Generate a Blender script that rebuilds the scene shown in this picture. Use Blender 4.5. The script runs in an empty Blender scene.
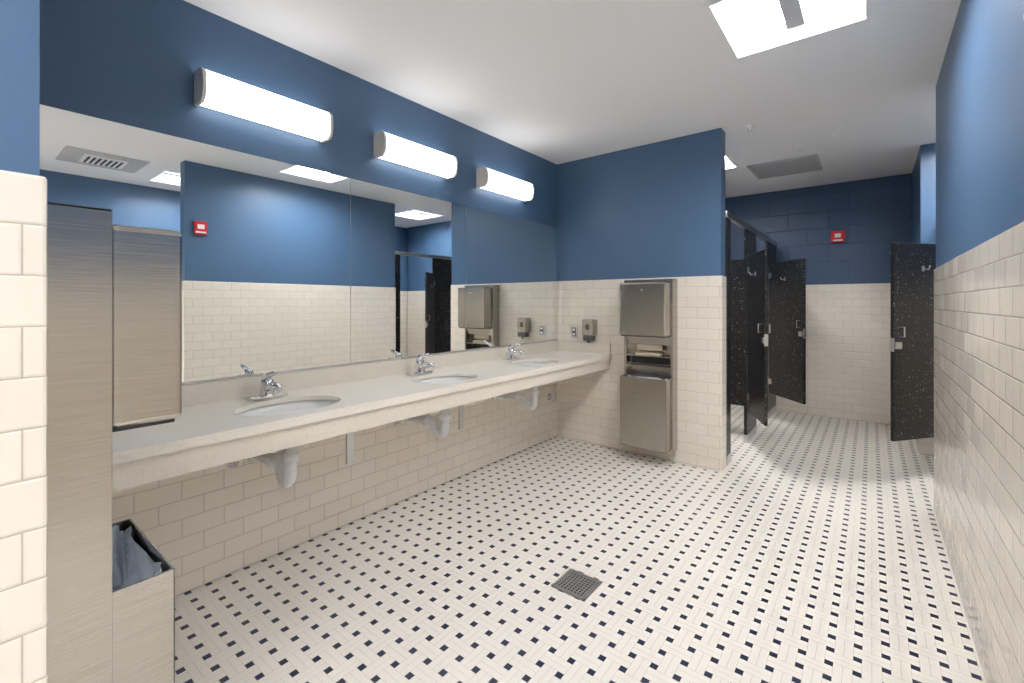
import bpy, bmesh, math
from mathutils import Matrix, Vector

scene = bpy.context.scene
COL = scene.collection

# ------------------------------------------------------------------ materials
def new_mat(name):
    m = bpy.data.materials.new(name); m.use_nodes = True
    nt = m.node_tree
    b = nt.nodes.get("Principled BSDF")
    return m, nt, b

def simple(name, col, rough=0.5, metal=0.0, emit=None, estr=0.0, noise=0.0, nscale=30):
    m, nt, b = new_mat(name)
    b.inputs["Base Color"].default_value = (*col, 1)
    b.inputs["Roughness"].default_value = rough
    b.inputs["Metallic"].default_value = metal
    if emit:
        b.inputs["Emission Color"].default_value = (*emit, 1)
        b.inputs["Emission Strength"].default_value = estr
    if noise > 0:
        tc = nt.nodes.new("ShaderNodeTexCoord")
        n = nt.nodes.new("ShaderNodeTexNoise"); n.inputs["Scale"].default_value = nscale
        n.inputs["Detail"].default_value = 4
        nt.links.new(tc.outputs["Object"], n.inputs["Vector"])
        bp = nt.nodes.new("ShaderNodeBump"); bp.inputs["Strength"].default_value = noise
        bp.inputs["Distance"].default_value = 0.002
        nt.links.new(n.outputs["Fac"], bp.inputs["Height"])
        nt.links.new(bp.outputs["Normal"], b.inputs["Normal"])
    return m

class NT:
    def __init__(s, nt): s.nt = nt
    def m(s, op, a, b=None, c=None):
        n = s.nt.nodes.new("ShaderNodeMath"); n.operation = op
        for i, v in enumerate((a, b, c)):
            if v is None: continue
            if isinstance(v, (int, float)): n.inputs[i].default_value = v
            else: s.nt.links.new(v, n.inputs[i])
        return n.outputs[0]
    def mix(s, f, a, b):
        n = s.nt.nodes.new("ShaderNodeMix"); n.data_type = 'RGBA'
        for k, v in (("Factor", f), ("A", a), ("B", b)):
            idx = {"Factor": 0, "A": 6, "B": 7}[k]
            if isinstance(v, tuple): n.inputs[idx].default_value = (*v, 1)
            elif isinstance(v, (int, float)): n.inputs[idx].default_value = v
            else: s.nt.links.new(v, n.inputs[idx])
        return n.outputs[2]

def wall_uv(nt, h):
    tc = nt.nodes.new("ShaderNodeTexCoord")
    sp = nt.nodes.new("ShaderNodeSeparateXYZ"); nt.links.new(tc.outputs["Object"], sp.inputs[0])
    ge = nt.nodes.new("ShaderNodeNewGeometry")
    sn = nt.nodes.new("ShaderNodeSeparateXYZ"); nt.links.new(ge.outputs["Normal"], sn.inputs[0])
    f = h.m('GREATER_THAN', h.m('ABSOLUTE', sn.outputs[0]), 0.6)
    u = h.m('ADD', h.m('MULTIPLY', sp.outputs[1], f), h.m('MULTIPLY', sp.outputs[0], h.m('SUBTRACT', 1, f)))
    cb = nt.nodes.new("ShaderNodeCombineXYZ")
    nt.links.new(u, cb.inputs[0]); nt.links.new(sp.outputs[2], cb.inputs[1])
    return cb.outputs[0], tc.outputs["Object"]

def tile_wall_mat():
    m, nt, b = new_mat("glazed_wall_tile")
    h = NT(nt)
    uv, obj = wall_uv(nt, h)
    def brick(mort, smooth, c1, c2, cm):
        br = nt.nodes.new("ShaderNodeTexBrick")
        br.inputs["Scale"].default_value = 1
        br.inputs["Brick Width"].default_value = 0.1733
        br.inputs["Row Height"].default_value = 0.08667
        br.inputs["Mortar Size"].default_value = mort
        br.inputs["Mortar Smooth"].default_value = smooth
        br.inputs["Color1"].default_value = (*c1, 1)
        br.inputs["Color2"].default_value = (*c2, 1)
        br.inputs["Mortar"].default_value = (*cm, 1)
        nt.links.new(uv, br.inputs["Vector"])
        return br
    br = brick(0.0014, 0.2, (0.83, 0.76, 0.67), (0.80, 0.73, 0.64), (0.54, 0.475, 0.39))
    nt.links.new(br.outputs["Color"], b.inputs["Base Color"])
    b.inputs["Roughness"].default_value = 0.06
    rb = brick(0.0, 0.0, (0, 0, 0), (1, 1, 1), (0.5, 0.5, 0.5))
    sr = nt.nodes.new("ShaderNodeSeparateColor"); nt.links.new(rb.outputs["Color"], sr.inputs[0])
    r = sr.outputs[0]
    cv = nt.nodes.new("ShaderNodeCombineXYZ")
    for i, k in enumerate((37.1, 71.7, 113.3)):
        nt.links.new(h.m('MULTIPLY', h.m('SUBTRACT', h.m('FRACT', h.m('MULTIPLY', r, k)), 0.5), 0.025), cv.inputs[i])
    ge = nt.nodes.new("ShaderNodeNewGeometry")
    va = nt.nodes.new("ShaderNodeVectorMath"); va.operation = 'ADD'
    nt.links.new(ge.outputs["Normal"], va.inputs[0]); nt.links.new(cv.outputs[0], va.inputs[1])
    vn = nt.nodes.new("ShaderNodeVectorMath"); vn.operation = 'NORMALIZE'
    nt.links.new(va.outputs[0], vn.inputs[0])
    n = nt.nodes.new("ShaderNodeTexNoise"); n.inputs["Scale"].default_value = 14
    nt.links.new(obj, n.inputs["Vector"])
    br2 = brick(0.005, 1.0, (0, 0, 0), (0, 0, 0), (1, 1, 1))
    hh = h.m('SUBTRACT', h.m('MULTIPLY', n.outputs["Fac"], 0.6), br2.outputs["Fac"])
    bp = nt.nodes.new("ShaderNodeBump"); bp.inputs["Strength"].default_value = 0.4
    bp.inputs["Distance"].default_value = 0.004
    nt.links.new(hh, bp.inputs["Height"]); nt.links.new(vn.outputs[0], bp.inputs["Normal"])
    nt.links.new(bp.outputs["Normal"], b.inputs["Normal"])
    return m

def paint_mat(name, col, cmu=False):
    m, nt, b = new_mat(name); h = NT(nt)
    uv, obj = wall_uv(nt, h)
    b.inputs["Base Color"].default_value = (*col, 1)
    b.inputs["Roughness"].default_value = 0.40
    n = nt.nodes.new("ShaderNodeTexNoise"); n.inputs["Scale"].default_value = 160 if not cmu else 60
    nt.links.new(obj, n.inputs["Vector"])
    hh = h.m('MULTIPLY', n.outputs["Fac"], 0.15)
    if cmu:
        br = nt.nodes.new("ShaderNodeTexBrick")
        br.inputs["Scale"].default_value = 1
        br.inputs["Brick Width"].default_value = 0.406
        br.inputs["Row Height"].default_value = 0.203
        br.inputs["Mortar Size"].default_value = 0.007
        br.inputs["Mortar Smooth"].default_value = 0.8
        nt.links.new(uv, br.inputs["Vector"])
        hh = h.m('SUBTRACT', hh, br.outputs["Fac"])
    bp = nt.nodes.new("ShaderNodeBump"); bp.inputs["Strength"].default_value = 0.35 if not cmu else 0.7
    bp.inputs["Distance"].default_value = 0.004
    nt.links.new(hh, bp.inputs["Height"]); nt.links.new(bp.outputs["Normal"], b.inputs["Normal"])
    return m

def floor_mat():
    m, nt, b = new_mat("basketweave_floor_tile"); h = NT(nt)
    tc = nt.nodes.new("ShaderNodeTexCoord")
    sp = nt.nodes.new("ShaderNodeSeparateXYZ"); nt.links.new(tc.outputs["Object"], sp.inputs[0])
    p = 0.084; bb = 0.340; g = 0.007
    qx = h.m('DIVIDE', sp.outputs[0], p); qy = h.m('DIVIDE', sp.outputs[1], p)
    ix = h.m('FLOOR', h.m('ADD', qx, 0.5)); iy = h.m('FLOOR', h.m('ADD', qy, 0.5))
    ax = h.m('ABSOLUTE', h.m('SUBTRACT', qx, ix)); ay = h.m('ABSOLUTE', h.m('SUBTRACT', qy, iy))
    par = h.m('FLOORED_MODULO', h.m('ADD', ix, iy), 2.0)
    ip = h.m('SUBTRACT', 1, par)
    a = h.m('ADD', h.m('MULTIPLY', ax, ip), h.m('MULTIPLY', ay, par))
    c = h.m('ADD', h.m('MULTIPLY', ay, ip), h.m('MULTIPLY', ax, par))
    up = h.m('GREATER_THAN', c, bb)
    out = h.m('GREATER_THAN', a, bb)
    dot = h.m('MULTIPLY', up, out)
    g1 = h.m('LESS_THAN', h.m('ABSOLUTE', h.m('SUBTRACT', c, bb)), g)
    g2 = h.m('LESS_THAN', c, g)
    g3 = h.m('MULTIPLY', up, h.m('LESS_THAN', h.m('ABSOLUTE', h.m('SUBTRACT', a, bb)), g))
    g4 = h.m('MULTIPLY', up, h.m('LESS_THAN', a, g))
    gr = h.m('MAXIMUM', h.m('MAXIMUM', g1, g2), h.m('MAXIMUM', g3, g4))
    n = nt.nodes.new("ShaderNodeTexNoise"); n.inputs["Scale"].default_value = 3
    nt.links.new(tc.outputs["Object"], n.inputs["Vector"])
    base = h.mix(n.outputs["Fac"], (0.85, 0.80, 0.73), (0.80, 0.75, 0.68))
    col = h.mix(dot, base, (0.022, 0.030, 0.065))
    col = h.mix(gr, col, (0.56, 0.51, 0.45))
    nt.links.new(col, b.inputs["Base Color"])
    b.inputs["Roughness"].default_value = 0.28
    bp = nt.nodes.new("ShaderNodeBump"); bp.inputs["Strength"].default_value = 0.2
    bp.inputs["Distance"].default_value = 0.001
    nt.links.new(h.m('SUBTRACT', 1, gr), bp.inputs["Height"])
    nt.links.new(bp.outputs["Normal"], b.inputs["Normal"])
    return m

def speckle(name, c1, c2, scale, thr, rough):
    m, nt, b = new_mat(name); h = NT(nt)
    tc = nt.nodes.new("ShaderNodeTexCoord")
    v = nt.nodes.new("ShaderNodeTexVoronoi"); v.inputs["Scale"].default_value = scale
    nt.links.new(tc.outputs["Object"], v.inputs["Vector"])
    n = nt.nodes.new("ShaderNodeTexNoise"); n.inputs["Scale"].default_value = scale * 0.35
    nt.links.new(tc.outputs["Object"], n.inputs["Vector"])
    f = h.m('LESS_THAN', v.outputs["Distance"], h.m('MULTIPLY', h.m('POWER', n.outputs["Fac"], 2.0), thr))
    nt.links.new(h.mix(f, c1, c2), b.inputs["Base Color"])
    b.inputs["Roughness"].default_value = rough
    return m

def fleck_mat():
    """black panel with sparse small white flecks"""
    m, nt, b = new_mat("black_speckled_panel"); h = NT(nt)
    tc = nt.nodes.new("ShaderNodeTexCoord")
    col = (0.009, 0.009, 0.010)
    prev = None
    for sc, keep, rad in ((45, 0.72, 0.12), (75, 0.62, 0.12)):
        v = nt.nodes.new("ShaderNodeTexVoronoi"); v.inputs["Scale"].default_value = sc
        nt.links.new(tc.outputs["Object"], v.inputs["Vector"])
        s = nt.nodes.new("ShaderNodeSeparateColor"); nt.links.new(v.outputs["Color"], s.inputs[0])
        f = h.m('MULTIPLY', h.m('LESS_THAN', v.outputs["Distance"], h.m('ADD', h.m('MULTIPLY', s.outputs[1], 0.08), rad)), h.m('GREATER_THAN', s.outputs[0], keep))
        prev = f if prev is None else h.m('MAXIMUM', prev, f)
    nt.links.new(h.mix(prev, col, (0.50, 0.50, 0.51)), b.inputs["Base Color"])
    b.inputs["Roughness"].default_value = 0.35
    return m

def steel_mat(name, col, rough):
    m, nt, b = new_mat(name); h = NT(nt)
    tc = nt.nodes.new("ShaderNodeTexCoord")
    mp = nt.nodes.new("ShaderNodeMapping")
    mp.inputs["Scale"].default_value = (8, 8, 420)
    nt.links.new(tc.outputs["Object"], mp.inputs["Vector"])
    n = nt.nodes.new("ShaderNodeTexNoise"); n.inputs["Scale"].default_value = 1.0
    n.inputs["Detail"].default_value = 3
    nt.links.new(mp.outputs[0], n.inputs["Vector"])
    nt.links.new(h.mix(n.outputs["Fac"], tuple(c*0.78 for c in col), tuple(min(1, c*1.2) for c in col)), b.inputs["Base Color"])
    b.inputs["Metallic"].default_value = 1
    r = h.m('ADD', h.m('MULTIPLY', n.outputs["Fac"], 0.12), rough - 0.06)
    nt.links.new(r, b.inputs["Roughness"])
    bp = nt.nodes.new("ShaderNodeBump"); bp.inputs["Strength"].default_value = 0.2
    bp.inputs["Distance"].default_value = 0.0003
    nt.links.new(n.outputs["Fac"], bp.inputs["Height"]); nt.links.new(bp.outputs["Normal"], b.inputs["Normal"])
    return m

M = {}
M['tile'] = tile_wall_mat()
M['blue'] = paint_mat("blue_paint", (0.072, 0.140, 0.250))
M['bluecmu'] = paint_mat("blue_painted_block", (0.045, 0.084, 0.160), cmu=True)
M['floor'] = floor_mat()
M['ceil'] = simple("ceiling_white", (0.87, 0.87, 0.88), 0.8, noise=0.15, nscale=120)
M['white'] = simple("white_enamel", (0.86, 0.86, 0.85), 0.35)
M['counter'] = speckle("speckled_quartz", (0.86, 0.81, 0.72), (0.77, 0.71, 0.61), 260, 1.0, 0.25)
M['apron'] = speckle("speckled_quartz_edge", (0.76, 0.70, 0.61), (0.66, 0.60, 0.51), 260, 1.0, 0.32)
M['black'] = fleck_mat()
M['porcelain'] = simple("porcelain", (0.88, 0.87, 0.84), 0.1)
M['chrome'] = simple("chrome", (0.78, 0.78, 0.80), 0.09, 1)
M['steel'] = steel_mat("brushed_steel", (0.43, 0.405, 0.37), 0.22)
M['steeld'] = simple("dark_gap", (0.03, 0.03, 0.03), 0.5)
M['alu'] = simple("aluminium", (0.62, 0.62, 0.62), 0.3, 1)
M['mirror'] = simple("mirror_glass", (0.90, 0.925, 0.92), 0.0, 1)
M['lampglow'] = simple("lamp_diffuser", (0.9, 0.9, 0.88), 0.4, emit=(1, 0.975, 0.94), estr=4.5)
M['panelglow'] = simple("troffer_diffuser", (0.9, 0.9, 0.9), 0.4, emit=(0.99, 0.99, 1.0), estr=70)
M['nickel'] = simple("fixture_end_cap", (0.82, 0.78, 0.72), 0.4)
M['grey'] = simple("grey_metal_grille", (0.50, 0.50, 0.50), 0.5)
M['strip'] = simple("basket_strip_metal", (0.42, 0.43, 0.45), 0.6)
M['pvc'] = simple("white_pipe_cover", (0.82, 0.82, 0.84), 0.45)
M['red'] = simple("red_plastic", (0.62, 0.015, 0.02), 0.35)
M['paper'] = simple("paper_towel", (0.76, 0.66, 0.50), 0.9)
M['bag'] = simple("plastic_bag_liner", (0.62, 0.67, 0.74), 0.2, noise=1.0, nscale=25)
M['plastic'] = simple("smoked_plastic", (0.10, 0.10, 0.10), 0.2)

# ------------------------------------------------------------------ builder
class B:
    def __init__(s): s.bm = bmesh.new(); s.mats = []
    def mi(s, k):
        if k not in s.mats: s.mats.append(k)
        return s.mats.index(k)
    def merge(s, t, k, mtx=None, smooth=False):
        i = s.mi(k)
        if mtx is not None: bmesh.ops.transform(t, matrix=mtx, verts=t.verts)
        for f in t.faces: f.material_index = i; f.smooth = smooth
        me = bpy.data.meshes.new("tmp"); t.to_mesh(me); t.free()
        s.bm.from_mesh(me); bpy.data.meshes.remove(me)
    def box(s, x0, x1, y0, y1, z0, z1, k, bev=0, mtx=None, seg=2):
        t = bmesh.new(); bmesh.ops.create_cube(t, size=1)
        for v in t.verts:
            v.co = Vector(((x0+x1)/2+v.co.x*(x1-x0), (y0+y1)/2+v.co.y*(y1-y0), (z0+z1)/2+v.co.z*(z1-z0)))
        if bev > 0:
            bmesh.ops.bevel(t, geom=t.edges[:], offset=bev, segments=seg, profile=0.5, affect='EDGES')
        s.merge(t, k, mtx)
    def tube(s, pts, r, k, n=16, mtx=None, caps=True):
        pts = [Vector(p) for p in pts]
        rs = r if isinstance(r, (list, tuple)) else [r]*len(pts)
        t = bmesh.new(); rings = []
        up = None
        for i, p in enumerate(pts):
            d = (pts[min(i+1, len(pts)-1)] - pts[max(i-1, 0)]).normalized()
            if up is None:
                up = d.orthogonal().normalized()
            else:
                up = (up - d*up.dot(d)).normalized()
            sd = d.cross(up)
            rings.append([t.verts.new(p + (up*math.cos(2*math.pi*j/n) + sd*math.sin(2*math.pi*j/n))*rs[i]) for j in range(n)])
        for a, b in zip(rings[:-1], rings[1:]):
            for j in range(n):
                t.faces.new((a[j], a[(j+1) % n], b[(j+1) % n], b[j]))
        if caps:
            t.faces.new(rings[0][::-1]); t.faces.new(rings[-1])
        bmesh.ops.recalc_face_normals(t, faces=t.faces)
        s.merge(t, k, mtx, smooth=True)
    def lathe(s, prof, c, k, n=32, sx=1, sy=1, mtx=None, flip=False):
        t = bmesh.new(); rings = []
        for r, z in prof:
            rings.append([t.verts.new((c[0]+sx*r*math.cos(2*math.pi*j/n), c[1]+sy*r*math.sin(2*math.pi*j/n), c[2]+z)) for j in range(n)])
        for a, b in zip(rings[:-1], rings[1:]):
            for j in range(n):
                t.faces.new((a[j], a[(j+1) % n], b[(j+1) % n], b[j]))
        bmesh.ops.remove_doubles(t, verts=t.verts, dist=1e-5)
        s.merge(t, k, mtx, smooth=True)
    def quad(s, pts, k):
        t = bmesh.new(); t.faces.new([t.verts.new(p) for p in pts]); s.merge(t, k)
    def prism(s, poly, axis, a0, a1, k, bev=0, mtx=None):
        def mk(p, a):
            if axis == 'x': return (a, p[0], p[1])
            if axis == 'y': return (p[0], a, p[1])
            return (p[0], p[1], a)
        t = bmesh.new()
        A = [t.verts.new(mk(p, a0)) for p in poly]; C = [t.verts.new(mk(p, a1)) for p in poly]
        n = len(poly)
        for i in range(n): t.faces.new((A[i], A[(i+1) % n], C[(i+1) % n], C[i]))
        t.faces.new(A[::-1]); t.faces.new(C)
        bmesh.ops.recalc_face_normals(t, faces=t.faces)
        if bev: bmesh.ops.bevel(t, geom=t.edges[:], offset=bev, segments=2, profile=0.5, affect='EDGES')
        s.merge(t, k, mtx)
    def done(s, name, parent=None):
        me = bpy.data.meshes.new(name)
        s.bm.to_mesh(me); s.bm.free()
        for k in s.mats: me.materials.append(M[k])
        o = bpy.data.objects.new(name, me); COL.objects.link(o)
        if parent: o.parent = parent
        return o

CE = 2.74; TH = 1.56; MX = -2.486; EY = 3.87; RX = 0.315; T = 0.009

# ------------------------------------------------------------------ room shell
b = B(); b.box(-2.7, 2.0, -1.8, 6.7, -0.1, 0.0, 'floor'); b.done("floor")

def wall(name, x0, x1, y0, y1, paint='blue'):
    """tile wainscot box (face planes), painted wall slightly recessed above"""
    w = B()
    w.box(x0, x1, y0, y1, 0.0, TH, 'tile', bev=0.006)
    w.box(x0+T, x1-T, y0+T, y1-T, TH-0.02, CE, paint)
    return w.done(name)

wall("wall_mirror_side", MX-0.15, MX, 0.10, 6.52)
wall("wall_near_left", MX-0.15, -1.12, -1.75, 0.117)
wall("wall_end", MX-0.02, -0.935, EY, EY+0.15)
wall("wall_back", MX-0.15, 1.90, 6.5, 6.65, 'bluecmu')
wall("wall_right", RX, RX+0.15, 1.487, 4.01)
wall("wall_pier", 0.33, 1.80, 5.4, 6.52)
wall("wall_far_right", 1.85, 2.0, -1.75, 6.52)
wall("wall_behind", -1.15, 1.9, -1.75, -1.6)
wall("wall_alcove_divider", RX+0.13, 1.87, 3.86, 4.01)

# ceiling with openings for troffers
lights = [(-0.31, 2.54), (-1.38, 4.80), (0.72, 4.72), (1.20, 1.78), (-0.31, -0.7), (1.20, -0.5)]  # last two are unseen troffers, added only to brighten the room
HS = 0.31
vents = [(-0.70, 5.42), (0.95, 1.0)]
xs = sorted(set([-2.65, 2.0] + [round(c[0]+s, 4) for c in lights for s in (-HS, HS)]))
ys = sorted(set([-1.75, 6.65] + [round(c[1]+s, 4) for c in lights for s in (-HS, HS)]))
c = B(); t = bmesh.new()
for i in range(len(xs)-1):
    for j in range(len(ys)-1):
        mx, my = (xs[i]+xs[i+1])/2, (ys[j]+ys[j+1])/2
        if any(abs(mx-l[0]) < HS and abs(my-l[1]) < HS for l in lights): continue
        t.faces.new([t.verts.new((xs[i], ys[j], CE)), t.verts.new((xs[i], ys[j+1], CE)),
                     t.verts.new((xs[i+1], ys[j+1], CE)), t.verts.new((xs[i+1], ys[j], CE))])
bmesh.ops.remove_doubles(t, verts=t.verts, dist=1e-5)
c.merge(t, 'ceil'); c.done("ceiling")

def troffer(cx, cy):
    L = B(); z0 = CE-0.004; z1 = CE+0.085
    h = HS; k = HS-0.022; q = HS-0.075
    for (x0, x1, y0, y1) in ((-h-.008, h+.008, -h-.008, -k), (-h-.008, h+.008, k, h+.008), (-h-.008, -k, -k, k), (k, h+.008, -k, k)):
        L.box(cx+x0, cx+x1, cy+y0, cy+y1, z0, z0+0.012, 'white')
    cor0 = [(-k, -k), (k, -k), (k, k), (-k, k)]; cor1 = [(-q, -q), (q, -q), (q, q), (-q, q)]
    for i in range(4):
        a, bb_ = cor0[i], cor0[(i+1) % 4]; d, e = cor1[(i+1) % 4], cor1[i]
        L.quad([(cx+a[0], cy+a[1], z0+.01), (cx+bb_[0], cy+bb_[1], z0+.01), (cx+d[0], cy+d[1], z1), (cx+e[0], cy+e[1], z1)], 'white')
    L.box(cx-q, cx+q, cy-q, cy+q, z1, z1+0.01, 'panelglow')
    L.prism([(cx-0.04, z1-0.045), (cx+0.04, z1-0.045), (cx+0.05, z1), (cx-0.05, z1)], 'y', cy-q, cy+q, 'strip')
    L.done("recessed_ceiling_light")  # name also covers the two added, out-of-view fill troffers
for l in lights: troffer(*l)

def vent(cx, cy, s=0.3):
    V = B()
    V.box(cx-s, cx+s, cy-s, cy+s, CE-0.008, CE, 'grey')
    for (x0, x1, y0, y1) in ((-s, s, -s, -s+.03), (-s, s, s-.03, s), (-s, -s+.03, -s, s), (s-.03, s, -s, s)):
        V.box(cx+x0, cx+x1, cy+y0, cy+y1, CE-0.014, CE-0.008, 'grey')
    n = 22
    for i in range(n):
        y = cy-s+.04+(2*s-.08)*i/(n-1)
        V.box(cx-s+.03, cx+s-.03, y-.003, y+.003, CE-0.016, CE-0.008, 'grey')
    V.done("ceiling_vent")
vent(*vents[0])
V = B(); cx, cy = vents[1]
V.box(cx-.3, cx+.3, cy-.3, cy+.3, CE-.008, CE, 'grey')
V.box(cx-.16, cx+.16, cy-.16, cy+.16, CE-.02, CE-.008, 'white')
for i in range(7):
    y = cy-.12+.04*i
    V.box(cx-.13, cx+.13, y-.008, y+.008, CE-.026, CE-.02, 'steeld')
V.done("ceiling_vent")

for (x, y) in ((-.756, 3.98), (-.253, 4.625), (-.503, 4.77)):
    S = B(); S.lathe([(0.0, 0), (0.035, 0), (0.035, -0.006), (0.015, -0.012), (0.012, -0.03), (0.02, -0.034), (0, -0.036)], (x, y, CE), 'white', 20)
    S.done("sprinkler_head")

# ------------------------------------------------------------------ mirror
MT, MB = 2.096, 0.968
mf = B()
for (y0, y1) in ((0.125, 1.549), (1.552, 2.549), (2.552, 3.862)):
    mf.box(MX+0.001, MX+0.007, y0, y1, MB, MT, 'mirror')
mf.box(MX-0.008, MX+0.001, 0.125, 3.862, MB, MT, 'alu')
mf.box(MX+0.001, MX+0.011, 0.125, 3.862, MB-0.002, MB+0.008, 'alu')
mf.done("wall_mirror")

# ------------------------------------------------------------------ vanity counter
CT = 0.864; CF = -1.887; SX = -2.13
sinks = [1.02, 2.0, 2.98]
SA, SB = 0.175, 0.235
vt = B()
t = bmesh.new()
xb = MX+0.002
def rectv(x0, x1, y0, y1):
    t.faces.new([t.verts.new((x0, y0, CT)), t.verts.new((x1, y0, CT)), t.verts.new((x1, y1, CT)), t.verts.new((x0, y1, CT))])
edges_y = [0.125]
for s in sinks: edges_y += [s-0.3, s+0.3]
edges_y.append(EY-0.002)
for i in range(0, len(edges_y), 2): rectv(xb, CF, edges_y[i], edges_y[i+1])
N = 64
for s in sinks:
    x0, x1, y0, y1 = xb, CF, s-0.3, s+0.3
    corner = [(x1, y1), (x0, y1), (x0, y0), (x1, y0)]
    angs = [2*math.pi*i/N for i in range(N)]
    for cx_, cy_ in corner:
        a = math.atan2(cy_-s, cx_-SX) % (2*math.pi)
        j = min(range(N), key=lambda q: abs(angs[q]-a)); angs[j] = a
    inn, outr, low = [], [], []
    for a in angs:
        ca, sa = math.cos(a), math.sin(a)
        r = 1/math.sqrt((ca/SA)**2+(sa/SB)**2)
        ex, ey = SX+r*ca, s+r*sa
        ts = []
        if ca > 1e-6: ts.append((x1-SX)/ca)
        if ca < -1e-6: ts.append((x0-SX)/ca)
        if sa > 1e-6: ts.append((y1-s)/sa)
        if sa < -1e-6: ts.append((y0-s)/sa)
        q = min(ts)
        inn.append(t.verts.new((ex, ey, CT))); low.append(t.verts.new((ex, ey, CT-0.022)))
        outr.append(t.verts.new((SX+q*ca, s+q*sa, CT)))
    for i in range(N):
        j = (i+1) % N
        t.faces.new((inn[i], outr[i], outr[j], inn[j]))
        t.faces.new((low[i], inn[i], inn[j], low[j]))
bmesh.ops.remove_doubles(t, verts=t.verts, dist=1e-5)
vt.merge(t, 'counter')
vt.box(CF-0.03, CF, 0.125, EY-0.002, CT-0.038, CT-0.0005, 'counter')
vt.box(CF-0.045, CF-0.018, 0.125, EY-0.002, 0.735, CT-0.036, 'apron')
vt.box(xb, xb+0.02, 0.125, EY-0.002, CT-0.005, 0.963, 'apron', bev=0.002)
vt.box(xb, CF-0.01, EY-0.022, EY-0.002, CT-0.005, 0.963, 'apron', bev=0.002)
for i in range(0, len(edges_y), 2):
    vt.box(xb, CF-0.03, edges_y[i], edges_y[i+1], CT-0.038, CT-0.002, 'counter')
vt.done("vanity_counter")

for s in sinks:
    K = B()
    prof = []
    for i in range(13):
        a = math.pi/2*i/12
        prof.append((math.cos(a)*1.03 if i < 12 else 0.06, -0.022-0.14*math.sin(a)**0.8 if i else -0.022))
    K.lathe([(1.12, -0.03), (1.03, -0.022)]+prof[1:], (SX, s, CT), 'porcelain', 48, sx=SA, sy=SB)
    K.lathe([(0.03, 0.002), (0.022, 0.005), (0.018, 0.0), (0.0, -0.002)], (SX, s, CT-0.164), 'chrome', 24)
    K.done("sink_basin")
    F = B(); fx = MX+0.115
    F.box(fx-0.032, fx+0.032, s-0.09, s+0.09, CT+0.0005, CT+0.019, 'chrome', bev=0.009, seg=4)
    F.lathe([(0.038, 0), (0.035, 0.02), (0.030, 0.045), (0.031, 0.064), (0.028, 0.078), (0.014, 0.088), (0, 0.089)], (fx, s, CT+0.012), 'chrome', 28)
    F.tube([(fx, s, CT+0.032), (fx+0.04, s, CT+0.058), (fx+0.08, s, CT+0.070), (fx+0.12, s, CT+0.068), (fx+0.132, s, CT+0.05)],
           [0.026, 0.023, 0.019, 0.017, 0.014], 'chrome')
    F.tube([(fx-0.008, s, CT+0.094), (fx+0.0, s, CT+0.108), (fx+0.035, s, CT+0.122), (fx+0.09, s, CT+0.136)],
           [0.022, 0.021, 0.013, 0.010], 'chrome')
    F.tube([(fx-0.05, s, CT+0.001), (fx-0.05, s, CT+0.045)], 0.003, 'chrome', 8)
    F.lathe([(0, 0.01), (0.006, 0.006), (0.006, -0.002), (0, -0.004)], (fx-0.05, s, CT+0.047), 'chrome', 12)
    F.done("faucet")
    P = B()
    px = SX; zt = 0.54; R = 0.045
    arc = [(px, s, 0.693), (px, s, zt)]
    for i in range(1, 9):
        a = math.pi*i/8
        arc.append((px-R+R*math.cos(a), s, zt-R*math.sin(a)))
    for i in range(1, 6):
        a = math.pi/2*i/5
        arc.append((px-2*R-0.03+0.03*math.cos(a), s, zt+0.03*math.sin(a)-0.004))
    arc.append((MX+0.003, s, zt+0.024))
    P.tube(arc, 0.027, 'pvc', 20)
    P.tube([(px, s, 0.60), (px, s, 0.64)], 0.036, 'pvc', 20)
    P.tube([(px-R*2-0.05, s, zt+0.026), (px-R*2-0.09, s, zt+0.026)], 0.035, 'pvc', 20)
    P.tube([(MX+0.002, s, zt+0.026), (MX+0.012, s, zt+0.026)], 0.05, 'pvc', 24)
    for dy in (-0.12, 0.12):
        P.tube([(MX+0.002, s+dy, 0.56), (MX+0.05, s+dy, 0.56)], 0.014, 'chrome', 14)
        P.tube([(MX+0.002, s+dy, 0.56), (MX+0.007, s+dy, 0.56)], 0.03, 'chrome', 20)
        P.tube([(MX+0.05, s+dy, 0.545), (MX+0.05, s+dy, 0.60), (MX+0.075, s+dy*0.95, 0.67)], 0.008, 'chrome', 10)
    P.done("sink_drain_pipe")

for y in (1.55, 2.50):
    K = B()
    K.box(MX+0.001, MX+0.012, y-0.025, y+0.025, 0.37, 0.82, 'alu', bev=0.002)
    K.box(MX+0.01, CF-0.06, y-0.004, y+0.004, 0.775, 0.82, 'alu')
    K.prism([(MX+0.01, 0.55), (MX+0.01, 0.78), (MX+0.30, 0.78)], 'y', y-0.003, y+0.003, 'alu')
    K.done("counter_bracket")
K = B()
K.tube([(MX+0.001, 3.72, 0.42), (MX+0.05, 3.72, 0.42)], 0.016, 'chrome', 14)
K.tube([(MX+0.05, 3.72, 0.39), (MX+0.05, 3.72, 0.46)], 0.02, 'chrome', 14)
K.tube([(MX+0.001, 3.72, 0.42), (MX+0.006, 3.72, 0.42)], 0.035, 'chrome', 20)
K.done("wall_valve")

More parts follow.
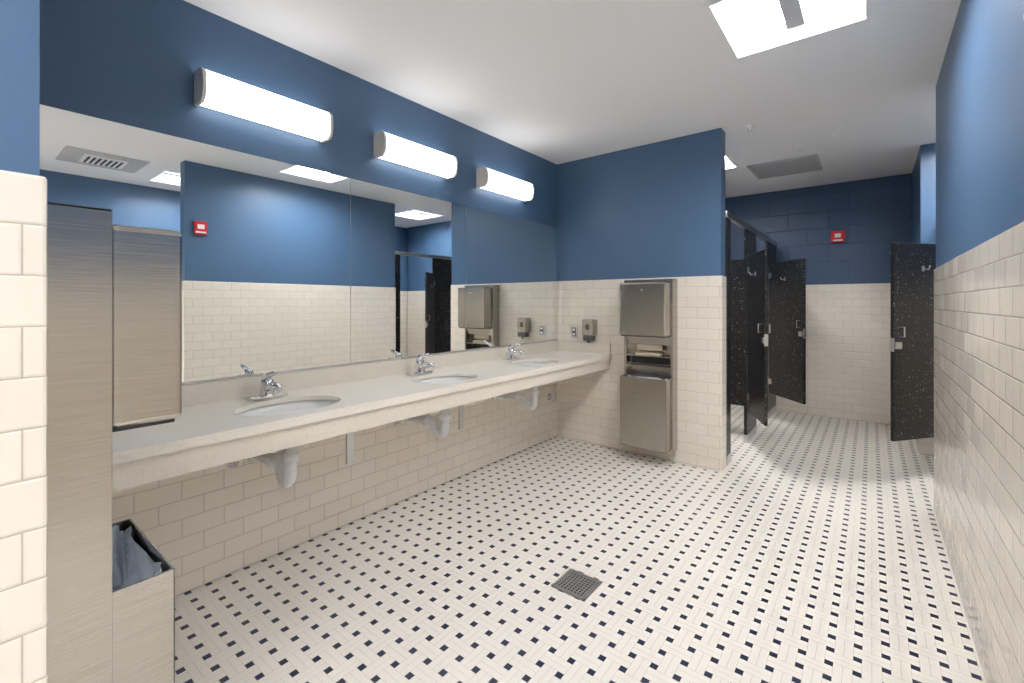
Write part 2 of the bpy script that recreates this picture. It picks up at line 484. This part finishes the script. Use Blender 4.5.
# ------------------------------------------------------------------ vanity lamps
for yc in (1.06, 2.04, 3.0):
    L = B(); l = 0.318; x = MX-0.008
    z0, z1 = 2.268, 2.418
    L.box(x, x+0.03, yc-l+.01, yc+l-.01, z0+0.01, z1-0.01, 'white')
    prof = [(x+0.02, z0), (x+0.085, z0), (x+0.108, z0+0.02), (x+0.116, z0+0.055), (x+0.116, z1-0.055), (x+0.108, z1-0.02), (x+0.085, z1), (x+0.02, z1)]
    L.prism(prof, 'y', yc-l+0.014, yc+l-0.014, 'lampglow')
    prof2 = [(x, z0-.003), (x+0.088, z0-.003), (x+0.112, z0+0.018), (x+0.120, z0+0.055), (x+0.120, z1-0.055), (x+0.112, z1-0.018), (x+0.088, z1+.003), (x, z1+.003)]
    for (a, c2) in ((yc-l, yc-l+0.016), (yc+l-0.016, yc+l)):
        L.prism(prof2, 'y', a, c2, 'nickel', bev=0.002)
    L.done("vanity_light")

# ------------------------------------------------------------------ towel dispenser / waste units
def unit(xc, yw, sgn, rot=0):
    mt = Matrix.Translation((xc, yw, 0)) @ Matrix.Diagonal((1, sgn, 1, 1))
    U = B()
    def bx(*a, **k): U.box(*a, mtx=mt, **k)
    W = 0.215; DB = 0.113
    bx(-W+.003, W-.003, 0.001, DB-.002, 1.05, 1.538, 'steel')
    bx(-W+.003, W-.003, 0.001, DB-.002, 0.102, 0.70, 'steel')
    bx(-W, -W+.022, 0.001, DB, 0.10, 1.54, 'steel', bev=0.002)
    bx(W-.022, W, 0.001, DB, 0.10, 1.54, 'steel', bev=0.002)
    bx(-W, W, 0.001, DB, 1.535, 1.54, 'steel')
    bx(-W+.01, W-.01, 0.001, 0.009, 0.69, 1.06, 'steel')
    w = 0.20
    bx(-w, w, DB-.003, 0.245, 1.065, 1.512, 'steel', bev=0.014, seg=3)
    bx(-w+.012, w-.012, DB-.003, 0.23, 1.058, 1.068, 'steeld')
    U.prism([(0.02, 1.05), (0.108, 1.05), (0.09, 0.985), (0.02, 0.985)], 'x', -w+.01, w-.01, 'steel', mtx=mt)
    bx(-0.13, 0.13, 0.045, 0.085, 0.983, 0.99, 'steeld')
    bx(-0.11, 0.11, 0.063, 0.066, 0.93, 0.99, 'paper')
    bx(-W+.02, W-.02, 0.005, 0.108, 0.88, 0.888, 'steel')
    bx(-0.12, 0.10, 0.02, 0.10, 0.888, 0.915, 'paper', bev=0.004)
    bx(-W+.02, W-.02, 0.005, 0.108, 0.795, 0.803, 'steel')
    bx(-W+.03, W-.03, 0.008, 0.012, 0.81, 0.87, 'steeld')
    th = 0.005; z0, z1 = 0.125, 0.716; y0, y1 = DB-.003, 0.228
    bx(-w, w, y1-th, y1, z0, z1, 'steel', bev=0.002)
    bx(-w, w, y0, y0+th, z0, z1-.01, 'steel')
    bx(-w, -w+th, y0, y1, z0, z1, 'steel', bev=0.002)
    bx(w-th, w, y0, y1, z0, z1, 'steel', bev=0.002)
    bx(-w, w, y0, y1, z0, z0+th, 'steel')
    t = bmesh.new(); n = 48; rings = []
    for k in range(9):
        f = k/8; ring = []
        for j in range(n):
            a = 2*math.pi*j/n
            cx_, sy_ = math.cos(a), math.sin(a)
            e = 0.35
            ux = math.copysign(abs(cx_)**e, cx_); uy = math.copysign(abs(sy_)**e, sy_)
            wob = 0.008*math.sin(j*1.7+k*1.3)+0.006*math.sin(j*2.9+2*k)
            sc = 1-0.75*max(0, f-.15)
            ring.append(t.verts.new((ux*((w-.016)*sc+wob), (y0+y1)/2+uy*((y1-y0)/2-.014+wob*.7)*sc, z1-0.015-0.10*f+0.012*math.sin(j*.9+k))))
        rings.append(ring)
    for a_, b_ in zip(rings[:-1], rings[1:]):
        for j in range(n): t.faces.new((a_[j], a_[(j+1) % n], b_[(j+1) % n], b_[j]))
    t.faces.new(rings[-1])
    U.merge(t, 'bag', mt, smooth=True)
    U.tube([(0, 0.244, 1.45), (0, 0.248, 1.45)], 0.009, 'chrome', 16, mtx=mt)
    o = U.done("paper_towel_dispenser_bin")
    bm = bmesh.new(); bm.from_mesh(o.data)
    bmesh.ops.recalc_face_normals(bm, faces=bm.faces); bm.to_mesh(o.data); bm.free()
unit(-1.485, 0.117, 1)
unit(-1.50, EY, -1)

# soap dispenser & outlet on end wall
S = B()
S.box(-2.15, -2.03, EY-0.095, EY-.001, 1.03, 1.185, 'steel', bev=0.012, seg=3)
S.box(-2.14, -2.04, EY-0.10, EY-0.02, 0.985, 1.035, 'plastic', bev=0.01)
S.tube([(-2.09, EY-0.075, 0.99), (-2.09, EY-0.075, 0.967)], 0.012, 'plastic', 14)
S.box(-2.11, -2.07, EY-0.099, EY-0.09, 1.09, 1.14, 'plastic')
S.done("soap_dispenser")
S = B()
S.box(-2.325, -2.25, EY-0.007, EY-.0005, 0.998, 1.115, 'alu', bev=0.002)
S.box(-2.308, -2.267, EY-0.011, EY-0.005, 1.015, 1.098, 'steeld', bev=0.002)
for z in (1.035, 1.078):
    S.box(-2.302, -2.273, EY-0.013, EY-0.01, z-0.013, z+0.013, 'white', bev=0.001)
S.done("wall_outlet")

def alarm(mt, d=0.045, s=0.066):
    A = B()
    A.box(-s, s, 0, d, -0.066, 0.066, 'red', bev=0.006, mtx=mt)
    A.box(-0.03, 0.03, d-.001, d+.006, -0.01, 0.035, 'white', bev=0.002, mtx=mt)
    A.box(-0.045, 0.045, d-.001, d+.003, -0.05, -0.035, 'white', mtx=mt)
    A.done("fire_alarm_strobe")
alarm(Matrix.Translation((-0.309, 6.5+T, 2.11)) @ Matrix.Rotation(math.pi, 4, 'Z'))
alarm(Matrix.Translation((RX+T, 1.625, 2.09)) @ Matrix.Rotation(math.pi/2, 4, 'Z'), 0.026, 0.055)

# floor drain
D = B(); dx, dy, ds = -1.10, 1.885, 0.088
D.box(dx-ds, dx+ds, dy-ds, dy+ds, 0.0, 0.003, 'steeld')
for (x0, x1, y0, y1) in ((-ds, ds, -ds, -ds+.012), (-ds, ds, ds-.012, ds), (-ds, -ds+.012, -ds, ds), (ds-.012, ds, -ds, ds)):
    D.box(dx+x0, dx+x1, dy+y0, dy+y1, 0.0, 0.006, 'alu')
for i in range(9):
    o = -ds+.02+(2*ds-.04)*i/8
    D.box(dx+o-.0035, dx+o+.0035, dy-ds, dy+ds, 0.002, 0.0055, 'alu')
    D.box(dx-ds, dx+ds, dy+o-.0035, dy+o+.0035, 0.002, 0.005, 'alu')
D.done("floor_drain")

# ------------------------------------------------------------------ toilet stalls
FXL = -0.95
st = B()
def pil(bb_, x, y0, y1):
    bb_.box(x-0.013, x+0.013, y0, y1, 0.0, 2.05, 'black', bev=0.002)
    bb_.box(x-0.017, x+0.017, y0-0.002, y1+0.002, 0.0, 0.075, 'alu')
pil(st, FXL, 4.03, 4.17)
pil(st, FXL, 4.80, 5.26)
pil(st, FXL, 5.90, 6.49)
st.box(FXL-0.02, FXL+0.02, 4.022, 6.498, 2.05, 2.10, 'alu', bev=0.004)
st.box(MX+0.01, FXL-0.013, 5.02, 5.045, 0.305, 1.78, 'black', bev=0.002)
st.done("toilet_stall_partition")

def door(hx, hy, ex, ey, side=1):
    d = Vector((ex-hx, ey-hy, 0)); L = d.length
    ang = math.atan2(d.y, d.x)
    mt = Matrix.Translation((hx, hy, 0)) @ Matrix.Rotation(ang, 4, 'Z')
    D = B()
    D.box(0.012, L, -0.012, 0.012, 0.315, 1.79, 'black', bev=0.003, mtx=mt)
    for z in (0.45, 1.65):
        D.tube([mt @ Vector((0.0, 0, z-.04)), mt @ Vector((0.0, 0, z+.04))], 0.011, 'alu', 12)
        D.box(0.0, 0.06, -0.016, 0.016, z-.03, z+.03, 'alu', bev=0.002, mtx=mt)
    D.box(L-0.075, L-0.015, -0.020, 0.020, 1.0, 1.05, 'alu', bev=0.004, mtx=mt)
    D.box(L-0.004, L+0.004, -0.014, 0.014, 0.98, 1.08, 'alu', mtx=mt)
    for sg in (-1, 1):
        D.tube([mt @ Vector((L*0.5, sg*0.012, 1.60)), mt @ Vector((L*0.5, sg*0.05, 1.59)), mt @ Vector((L*0.5, sg*0.06, 1.62))], 0.005, 'alu', 10)
        D.box(L*0.5-.012, L*0.5+.012, sg*0.012-.004, sg*0.012+.004, 1.58, 1.62, 'alu', bev=0.002, mtx=mt)
        D.tube([mt @ Vector((L-0.06, sg*0.01, 1.09)), mt @ Vector((L-0.06, sg*0.045, 1.09)), mt @ Vector((L-0.06, sg*0.045, 1.16)), mt @ Vector((L-0.06, sg*0.01, 1.16))], 0.005, 'alu', 10)
    D.done("stall_door")
door(FXL+0.03, 4.80, -0.69, 4.28)
door(FXL+0.03, 5.90, -0.53, 5.43)
door(0.47, 4.86, 0.117, 4.39)

st = B()
pil(st, 0.50, 4.015, 4.22)
pil(st, 0.50, 4.86, 5.395)
st.box(0.48, 0.52, 4.012, 5.398, 2.05, 2.10, 'alu', bev=0.004)
st.done("toilet_stall_partition")

# ------------------------------------------------------------------ world / camera
w = bpy.data.worlds.new("World"); scene.world = w; w.use_nodes = True
w.node_tree.nodes["Background"].inputs[0].default_value = (0.9, 0.95, 1, 1)
w.node_tree.nodes["Background"].inputs[1].default_value = 0.3

cam = bpy.data.cameras.new("camera"); co = bpy.data.objects.new("camera", cam); COL.objects.link(co)
co.location = (0, 0, 1.34)
co.rotation_euler = (math.pi/2, 0, math.radians(38.4))
cam.sensor_width = 36; cam.lens = 15.96; cam.shift_y = -0.0376; cam.clip_start = 0.02
scene.camera = co
scene.view_settings.view_transform = 'Standard'
scene.view_settings.exposure = 0.0
